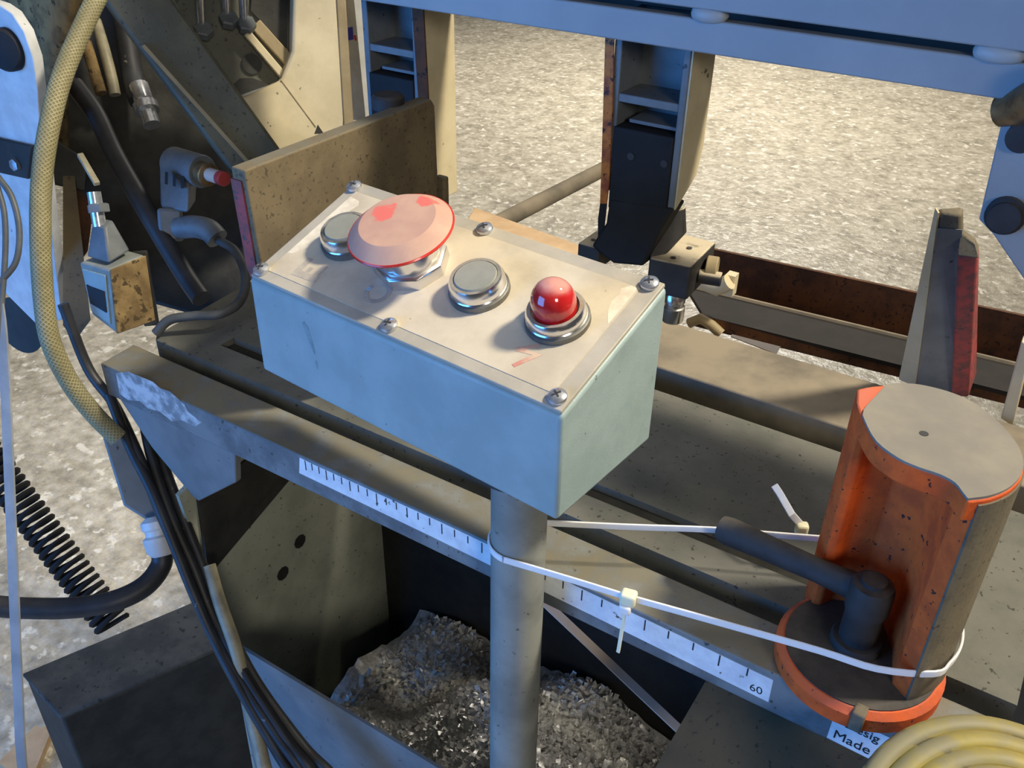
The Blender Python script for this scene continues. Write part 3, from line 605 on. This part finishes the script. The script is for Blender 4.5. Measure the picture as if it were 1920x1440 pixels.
thing('chute_plate', MB().prism([PL(1326,1272), PL(1560,1378), PL(1960,1540), PL(1940,1640), PL(1130,1610)], -nP*.004), M['brownpanel'], 'dusty brown plate sloping down under the right end of the rail', 'plate')
thing('hanging_strip', MB().bar(Yp(1014,1122,.075), Yp(1272,1366,.075), .0058, .0018, (.55,-.35,.75)), M['strip'], 'pale pinkish flat strip hanging diagonally in the dark bay', 'strip')
# heap of chips
part('worn_paint', MB().prism([*[Yp(a,b,RY0-.0002) for a,b in ((217,700),(240,697),(262,706),(286,716),(300,728),(318,734),(345,758),(352,772),(378,792),(366,800),(340,788),(322,790),(300,772),(278,766),(262,752),(240,750),(224,738))]], (0,.0003,0)), M['oldpaint'], rl, label='patch of old pale paint at the left end')
hz = lambda x, y: .36 + .095*math.exp(-((x-.11)**2/.008 + (y-.11)**2/.012)) + .02*math.sin(37*x)*math.cos(41*y)
mb = MB(); nx, ny = 60, 30
vsx = [(-.105 + .55*i/nx, .036 + .224*j/ny) for i in range(nx+1) for j in range(ny+1)]
mb.add([(x, y, hz(x, y) + random.uniform(-.003,.003)) for x, y in vsx], [(i*(ny+1)+j, (i+1)*(ny+1)+j, (i+1)*(ny+1)+j+1, i*(ny+1)+j+1) for i in range(nx) for j in range(ny)])
for k in range(11000):
    x = random.uniform(-.09,.36); y = random.uniform(.040,.25)
    if not -.09 < x < .44: continue
    z = hz(x, y) + random.uniform(0,.004); s = random.uniform(.002,.0065)
    a = V3((random.gauss(0,1), random.gauss(0,1), random.gauss(0,.5))); a = nrm(a); b = nrm(np.cross(a, (random.gauss(0,.3), random.gauss(0,.3), 1)))
    c = V3((x,y,z)); n = np.cross(a,b)
    mb.add([c-a*s-b*s*.4, c+a*s*.1-b*s*.4+n*s*.3, c+a*s-b*s*.4, c+a*s+b*s*.4, c+a*s*.1+b*s*.4+n*s*.3, c-a*s+b*s*.4], [(0,1,4,5),(1,2,3,4)])
thing('metal_chips', mb, M['chips'], 'heap of shiny steel sawing chips in the dark bay', 'chips', kind='stuff', fixn=False)
thing('drain_hose', MB().tube(spline([(.13,.05,.455),(.17,.07,.452),(.22,.09,.43),(.30,.10,.40)], 6), .009, 12), M['hose_black'], 'black hose lying on the chips', 'hose')

# ------------------------------------------------------------------ left cluster
def ytube(name, pts, r, m, label, cat, steps=8, n=12, group=None):
    return thing(name, MB().tube(spline(pts, steps), r, n), m, label, cat, group)
# cream casting of the saw head with window
nC_ = nrm((.80,-.52,.28)); oC_ = Yp(600,210,.30)
def K(x, y, d=0.0): return Np(x, y, oC_ + nC_*d, nC_)
ch = empty('saw_head_casting', tuple(K(560,250)), 'cream painted saw head casting with an angular window', 'casting')
part('frame', MB().prism([K(552,-60), K(548,95), K(527,150), K(420,200), K(385,168), K(350,200), K(470,330), K(530,310), K(640,260), K(648,225), K(632,0), K(630,-60)], -nC_*.02), M['cream'], ch, .0025)
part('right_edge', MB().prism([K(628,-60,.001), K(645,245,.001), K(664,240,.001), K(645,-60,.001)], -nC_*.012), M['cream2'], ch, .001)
part('notch', MB().prism([K(590,250,.0006), K(596,234,.0006), K(607,250,.0006)], -nC_*.002), M['dark'], ch)
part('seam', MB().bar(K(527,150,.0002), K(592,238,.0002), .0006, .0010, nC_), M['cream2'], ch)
part('back_plate', MB().prism([K(230,-80,-.022), K(560,-80,-.022), K(560,120,-.022), K(520,170,-.022), K(425,215,-.022), K(240,60,-.022)], -nC_*.01), M['green'], ch, label='dusty green-grey plate behind the window')
part('dark_pocket', MB().prism([K(475,-60,-.019), K(540,-60,-.019), K(538,90,-.019), K(470,20,-.019)], -nC_*.003), M['dark'], ch)
part('diagonal_rib', MB().bar(K(462,62,-.014), K(530,142,-.014), .007, .008, nC_), M['cream'], ch, .001)
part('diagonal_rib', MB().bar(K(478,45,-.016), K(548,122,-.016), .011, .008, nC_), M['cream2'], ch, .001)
part('round_hole', MB().lathe([(.0090,0),(.0090,.001),(.0080,.001),(.004,.0004),(0,.0004)], K(472,120,-.021), nC_, 24), M['dark'], ch)
part('arched_opening', MB().prism([K(418,190,-.020), K(435,160,-.020), K(450,147,-.020), K(472,146,-.020), K(508,158,-.020), K(495,165,-.020), K(455,177,-.020)], -nC_*.001), M['dark'], ch)
part('window_lip', MB().prism([K(418,190,-.018), K(455,177,-.018), K(508,158,-.018), K(527,150,-.018), K(425,205,-.018)], -nC_*.004), M['armgrey'], ch)
part('lower_arm', MB().bar(K(235,-30,.006), K(500,330,.006), .046, .026, nC_), M['green'], ch, .003, label='oily diagonal arm')
part('arm_edge', MB().bar(K(268,85,.021), K(470,310,.021), .003, .003, nC_), M['cream2'], ch)
for (px, py) in ((378,40),(425,20),(458,30)):
    s = part('stud', MB().cyl(K(px,py+20,-.018), K(px-4,py-60,.002), .0038, 14), M['screw'], ch)
    part('nut', MB().lathe([(.0085,0),(.0085,.007),(.007,.008)], K(px+4,py+22,-.016), nrm(nC_+V3((0,0,.8))), 6), M['valve'], s)
thing('sign_board', MB().prism([Yp(645,-40,.36), Yp(660,-40,.36), Yp(686,225,.36), Yp(662,225,.36)], (.006,.01,0)), M['white'], 'narrow white board with blue and red print beside the guide arm', 'sign')
wpn = bpy.data.objects['sign_board']
part('blue_print', MB().prism([Yp(652,52,.3598), Yp(661,50,.3598), Yp(663,74,.3598), Yp(653,76,.3598)], (0,.0003,0)), M['bluemark'], wpn)
part('red_print', MB().prism([Yp(663,66,.3598), Yp(667,66,.3598), Yp(669,76,.3598), Yp(665,76,.3598)], (0,.0003,0)), M['redmark'], wpn)

# white plate with black bolt at the far left
yw = .10
wp = empty('white_cover_plate', tuple(Yp(60,600,yw)), 'white rounded cover plate with a black plug at the left edge', 'cover plate')
part('plate', MB().prism([Yp(-60,-10,yw), Yp(0,10,yw), Yp(22,25,yw), Yp(45,60,yw), Yp(62,110,yw), Yp(70,170,yw), Yp(74,240,yw), Yp(90,380,yw), Yp(116,600,yw), Yp(70,610,yw), Yp(-60,480,yw)], (-.002,.010,0)), M['white'], wp, .001)
part('plug', MB().lathe([(.0165,0),(.0165,.006),(.0145,.010),(.006,.012),(0,.012)], Yp(20,92,yw), (.35,-.9,.1), 28), M['rubber'], wp)
part('dark_band', MB().prism([Yp(-40,248,yw-.001), Yp(66,272,yw-.001), Yp(60,334,yw-.001), Yp(-40,312,yw-.001)], (0,-.004,0)), M['dark'], wp, .001)
part('hex_bolt', MB().lathe([(.0052,0),(.0052,.004),(0,.0045)], Yp(32,308,yw-.005), (.1,-1,.1), 6), M['screw'], wp)
part('round_opening', MB().lathe([(.030,0),(.030,.0012),(.026,.0012),(0,.0005)], Yp(36,610,yw+.0), (.2,-1,.1), 28), M['dark'], wp)
yk = .17
thing('back_casting', MB().prism([Yp(-60,-60,yk), Yp(130,-60,yk), Yp(135,40,yk), Yp(95,150,yk), Yp(100,330,yk), Yp(60,360,yk), Yp(-60,300,yk)], (0,.02,0)), M['tan_dirt'], 'tan dirty casting behind the white cover plate', 'casting', bevel=.004)
mbd = MB().prism([Dp(100,-60,.99), Dp(330,-60,.99), Dp(520,330,.99), Dp(520,480,.97), Dp(395,600,.93), Dp(250,560,.93), Dp(120,330,.95)], ray(300,250)*.03)
thing('dark_gearbox', mbd, M['dark'], 'dark oily machine housing behind the hoses', 'housing', bevel=.004)
thing('dark_bracket', MB().prism([Dp(92,255,.86), Dp(165,300,.86), Dp(160,360,.86), Dp(95,345,.86)], ray(120,300)*.02), M['dark'], 'dark bluish bracket beside the yellow braided hose', 'bracket', bevel=.002)
thing('frame_column', MB().prism([Dp(118,330,.86), Dp(140,330,.86), Dp(170,600,.84), Dp(140,640,.84), Dp(118,610,.84)], ray(140,480)*.012), M['brownpanel'], 'narrow brown frame column behind the limit switch', 'column')
thing('guard_strip', MB().prism([Dp(125,362,.90), Dp(150,355,.90), Dp(175,392,.88), Dp(165,470,.88), Dp(145,500,.88), Dp(136,500,.88)], ray(150,420)*.006), M['rust_dark'], 'rusty curved guard strip beside the limit switch', 'guard')

# limit switch
sw_ = empty('limit_switch', tuple(Dp(215,640,.76)), 'dirt-caked limit switch box with a pale label side', 'limit switch')
S = [(148,492),(205,505),(272,478),(218,462), (172,590),(217,625),(290,600),(240,575)]
dd = [.765,.745,.765,.785]
Q = [Dp(*S[i], dd[i]) for i in range(4)] + [Dp(*S[4+i], dd[i]+.02) for i in range(4)]
part('housing', MB().hexa(Q), M['switchblue'], sw_, .002)
nF = nrm(np.cross(Q[5]-Q[1], Q[2]-Q[1])); 
if np.dot(nF, CAM - Q[1]) < 0: nF = -nF
part('caked_front', MB().hexa([Q[1]+nF*.002, Q[2]+nF*.002, Q[2], Q[1], Q[5]+nF*.003, Q[6]+nF*.002, Q[6], Q[5]]), M['tan_dirt'], sw_, .0015, label='tan dirt caked on the front')
nS = nrm(np.cross(Q[4]-Q[0], Q[1]-Q[0]))
if np.dot(nS, CAM - Q[1]) < 0: nS = -nS
def onface(a, b): # bilinear on the label side
    return (Q[0]*(1-a)+Q[1]*a)*(1-b) + (Q[4]*(1-a)+Q[5]*a)*b
part('label', MB().hexa([onface(.12,.1), onface(.88,.1), onface(.88,.88), onface(.12,.88)] + [onface(*p)+nS*.0016 for p in ((.12,.1),(.88,.1),(.88,.88),(.12,.88))]), M['box'], sw_)
part('dark_field', MB().hexa([onface(.2,.36), onface(.82,.36), onface(.82,.70), onface(.2,.70)] + [onface(*p)+nS*.0028 for p in ((.2,.36),(.82,.36),(.82,.70),(.2,.70))]), M['ink'], sw_)
part('head', MB().hexa([Dp(162,482,.765), Dp(205,495,.75), Dp(245,470,.765), Dp(210,455,.785), Dp(172,420,.755), Dp(197,425,.75), Dp(212,412,.76), Dp(188,408,.765)]), M['valve'], sw_, .002)
part('plunger', MB().cyl(Dp(187,425,.757), Dp(176,360,.752), .0055, 14), M['screw'], sw_)
part('plunger_nut', MB().lathe([(.009,0),(.009,.006),(.007,.007)], Dp(186,398,.755), Dp(176,360,.752)-Dp(187,425,.757), 6), M['valve'], sw_)
part('roller_lever', MB().bar(Dp(150,290,.77), Dp(182,345,.755), .005, .004), M['cable_tan'], sw_, .0008)
part('back_flange', MB().bar(Dp(262,470,.785), Dp(285,610,.80), .012, .006), M['dark'], sw_, .001)

# valve with red button
vv = empty('air_valve', tuple(Dp(330,460,.86)), 'grey air valve with a small red push button', 'valve')
vb = [Dp(297,300,.865), Dp(356,308,.845), Dp(372,290,.875), Dp(318,280,.895)]
vl = [Dp(300,392,.865), Dp(354,402,.845), Dp(368,380,.875), Dp(318,372,.895)]
part('body', MB().hexa(vl + vb), M['valve'], vv, .004, seg=3)
part('barrel', MB().cyl(Dp(325,305,.87), Dp(380,322,.845), .0150, 24), M['valve'], vv, .001)
for (px) in (312,327,342):
    part('vent_slot', MB().obox(Dp(px, 334+(px-312)*.25, .8440), nrm(vl[1]-vl[0])*.0020, nrm(vl[1]-vb[1])*.0056, ray(330,330)*.003), M['rubber'], vv)
bz2 = part('button_collar', MB().cyl(Dp(376,322,.846), Dp(392,328,.836), .0105, 20), M['brass'], vv, .0008)
st = part('button_stem', MB().cyl(Dp(390,326,.838), Dp(412,333,.828), .0062, 18), M['strip'], bz2)
part('red_button', MB().cyl(Dp(412,333,.828), Dp(421,336,.823), .0066, 18), M['red_plastic'], bz2, .0008, label='red button end')
part('lower_body', MB().bar(Dp(318,390,.862), Dp(322,452,.868), .022, .02, ray(320,420)), M['valve'], vv, .003)
part('elbow', MB().tube(spline([Dp(335,428,.862), Dp(365,425,.855), Dp(392,432,.848), Dp(408,448,.846)], 5), .0105, 14), M['valve'], vv)
ytube('signal_cable', [Dp(408,450,.846), Dp(440,470,.835), Dp(460,515,.815), Dp(452,562,.795), Dp(415,588,.775), Dp(365,592,.770), Dp(318,600,.768), Dp(292,625,.770)], .0040, M['cable_grey'], 'thin grey signal cable looping from the valve over the table corner', 'cable')

# hoses and cables
ytube('braided_hose', [Dp(330,-330,.80), Dp(260,-170,.77), Dp(205,-50,.74), Dp(165,30,.72), Dp(118,140,.70), Dp(92,240,.69), Dp(78,340,.69), Dp(76,450,.69), Dp(82,560,.70), Dp(95,640,.71), Dp(130,715,.73), Dp(175,775,.75), Dp(222,822,.76)], .0075, M['hose_braid'], 'thick yellowish braided hose curving down the left side', 'hose', n=20)
ytube('hydraulic_hose', [Dp(160,-260,1.0), Dp(215,-40,.97), Dp(235,60,.95), Dp(250,150,.94), Dp(262,190,.93)], .0105, M['hose_black'], 'black hydraulic hose with a silver end fitting', 'hose')
hf = bpy.data.objects['hydraulic_hose']
part('hose_fitting', MB().lathe([(.0095,0),(.0095,.018),(.0085,.020),(.0125,.022),(.0125,.030),(.0085,.031),(.0085,.046)], Dp(260,160,.93), Dp(290,250,.92)-Dp(260,160,.93), 12), M['screw'], hf)
ytube('dirty_hose', [Dp(140,160,.90), Dp(180,215,.89), Dp(215,290,.88), Dp(260,370,.87), Dp(310,455,.86), Dp(350,520,.85), Dp(378,560,.84)], .0090, M['hose_black'], 'dirty black hose running diagonally behind the valve', 'hose')
ytube('steel_pipe', [Dp(180,40,.94), Dp(195,90,.93), Dp(208,140,.93), Dp(216,178,.93)], .0055, M['cable_tan'], 'thin steel pipe above the valve, the longer of two', 'pipe')
ytube('steel_pipe', [Dp(160,80,.93), Dp(170,110,.93), Dp(182,150,.93), Dp(190,175,.93)], .0060, M['tan_dirt'], 'short dirty pipe beside the longer steel pipe', 'pipe')
for i, (pts, lab) in enumerate((
    ([(118,570,.76),(165,690,.78),(215,760,.78),(262,860,.77),(300,960,.77),(345,1060,.77),(385,1160,.77),(440,1260,.76),(520,1380,.75),(580,1470,.75),(650,1640,.80),(690,1900,.95)], 'black cable on the left edge of the hanging bundle'),
    ([(240,700,.78),(265,770,.78),(285,860,.775),(318,960,.772),(362,1060,.772),(402,1160,.772),(462,1270,.76),(540,1390,.75),(600,1470,.75),(670,1640,.80),(705,1900,.95)], 'black cable in the middle of the hanging bundle'),
    ([(256,735,.785),(285,800,.785),(310,880,.78),(340,960,.777),(380,1060,.776),(420,1160,.775),(482,1280,.765),(570,1400,.755),(640,1480,.75),(695,1640,.80),(722,1900,.95)], 'black cable on the right edge of the hanging bundle'),
    ([(205,740,.775),(245,840,.77),(285,920,.765),(322,1010,.765),(362,1110,.765),(402,1200,.765),(455,1300,.755),(520,1410,.75),(560,1480,.75),(630,1640,.79),(672,1900,.95)], 'black cable crossing the front of the hanging bundle'))):
    ytube('bundle_cable', [Dp(*p) for p in pts], .0044, M['hose_black'], lab, 'cable', group='black cables hanging in a bundle under the rail end')
ytube('tan_cable', [Dp(392,1060,.775), Dp(412,1130,.77), Dp(440,1210,.765), Dp(460,1290,.76), Dp(480,1370,.755), Dp(505,1470,.75), Dp(560,1640,.79), Dp(600,1900,.95)], .0055, M['cable_tan'], 'tan cable hanging beside the black bundle', 'cable')
jb = empty('junction_plate', tuple(Dp(250,1000,.80)), 'blue-grey hanging plate with a cable gland', 'plate')
part('plate', MB().prism([Dp(192,818,.80), Dp(232,812,.81), Dp(300,900,.81), Dp(312,990,.80), Dp(275,975,.80), Dp(232,948,.80)], ray(250,900)*.015), M['panel'], jb, .002)
gl = part('cable_gland', MB().lathe([(.0070,0),(.0125,.004),(.0125,.010),(.0105,.012),(.0105,.016),(.0135,.018),(.0120,.030),(.0085,.034)], Dp(290,968,.790), Dp(304,1035,.79)-Dp(290,968,.790), 20), M['white'], jb)
ytube('power_cable', [Dp(303,1025,.79), Dp(302,1060,.79), Dp(270,1100,.78), Dp(210,1128,.77), Dp(130,1140,.765), Dp(40,1140,.76), Dp(-60,1135,.76), Dp(-200,1150,.80), Dp(-420,1300,.95)], .0088, M['hose_black'], 'thick dark power cable looping from the gland to the left edge', 'cable', n=16)
# coil spring
a, b = Dp(-40,835,1.02), Dp(212,1172,1.02); ax = nrm(b-a); px_ = nrm(np.cross(ax, ray(100,1000))); py_ = np.cross(ax, px_)
turns = 27; Ls = np.linalg.norm(b-a); hp_ = [a + ax*Ls*t + (px_*math.cos(turns*2*math.pi*t) + py_*math.sin(turns*2*math.pi*t))*.0165 for t in np.linspace(0, 1, turns*16)]
thing('coil_spring', MB().tube(hp_, .0032, 6), M['rubber'], 'dark coil spring stretched down to the left', 'spring')
thing('flat_strap', MB().tube(spline([Dp(-60,330,.66), Dp(-30,450,.66), Dp(-4,560,.66), Dp(8,680,.66), Dp(20,950,.66), Dp(28,1150,.67), Dp(34,1290,.68), Dp(46,1470,.69), Dp(90,1700,.78)], 5), 0, 8, flat=(.0042,.0012), up=(.4,-.8,.3)), M['bluestrap'], 'blue-grey strap hanging down the left edge', 'strap')
for i, (pts, r, lab) in enumerate((([(-5,330),(22,370),(36,430),(30,490),(0,530)], .0022, 'thin looped wire over the white plate, the outer loop'), ([(-5,350),(8,400),(10,470),(4,560),(-4,640)], .0020, 'thin wire hanging at the left edge over the white plate'))):
    ytube('loose_wire', [Dp(x, y, .66) for x, y in pts], r, M['cable_grey'], lab, 'wire', group='loose wires at the left edge')
# box on the floor at lower left
dz = .26
q = [Zp(45,1262,dz), Zp(365,1128,dz), Zp(440,1200,dz), Zp(115,1342,dz)]
fbx = empty('floor_tank', tuple(np.array([(q[0]+q[2])[0]/2, (q[0]+q[2])[1]/2, 0])), 'dark grey oily steel tank standing low at the left', 'tank')
part('body', MB().hexa([V3((p[0],p[1],0)) for p in q] + [p - V3((0,0,.006)) for p in q]), M['dark'], fbx, .003)
cc = sum(q)/4
part('lid', MB().hexa([cc+(p-cc)*1.02-V3((0,0,.006)) for p in q] + [cc+(p-cc)*1.02 for p in q]), M['tanktop'], fbx, .002)
thing('floor_board', MB().hexa([Zp(0,1440,.0)*1.0, Zp(60,1480,0), Zp(100,1380,0), Zp(70,1370,0)] + [p+V3((0,0,.012)) for p in (Zp(0,1440,.0), Zp(60,1480,0), Zp(100,1380,0), Zp(70,1370,0))]), M['wood'], 'pale board lying on the floor at the lower left', 'board')

# ------------------------------------------------------------------ yellow hose coil
nC = nrm((.10,-.35,.93)); cC = Dp(1882,1634,.405)
ex_ = nrm(np.cross((0,1,0), nC)); ey_ = np.cross(nC, ex_)
def coil(rad, hgt, ph=0): return [cC + nC*hgt + (ex_*math.cos(t+ph) + ey_*math.sin(t+ph))*rad for t in np.linspace(0, 2*math.pi, 73)[:-1]]
pts = []
for k, (rad, h) in enumerate(((.0600,.0),(.0500,.006),(.0580,-.0125),(.0470,.0175))): pass
hpts = []
prof = [(.0610,0),(.0520,.0055),(.0435,.0095),(.0350,.0125)]
for t in np.linspace(0, 3.999, 4*64):
    k = int(t); f_ = t - k; fs = max(0, (f_-.75)/.25); nx_ = prof[min(k+1,3)]
    rad = prof[k][0]*(1-fs) + nx_[0]*fs; h = prof[k][1]*(1-fs) + nx_[1]*fs
    hpts.append(cC + nC*h + (ex_*math.cos(t*2*math.pi - 1.4) + ey_*math.sin(t*2*math.pi - 1.4))*rad)
thing('hose_coil', MB().tube(hpts, .0062, 14), M['yellow'], 'coiled dirty yellow hose at the lower right corner', 'hose')
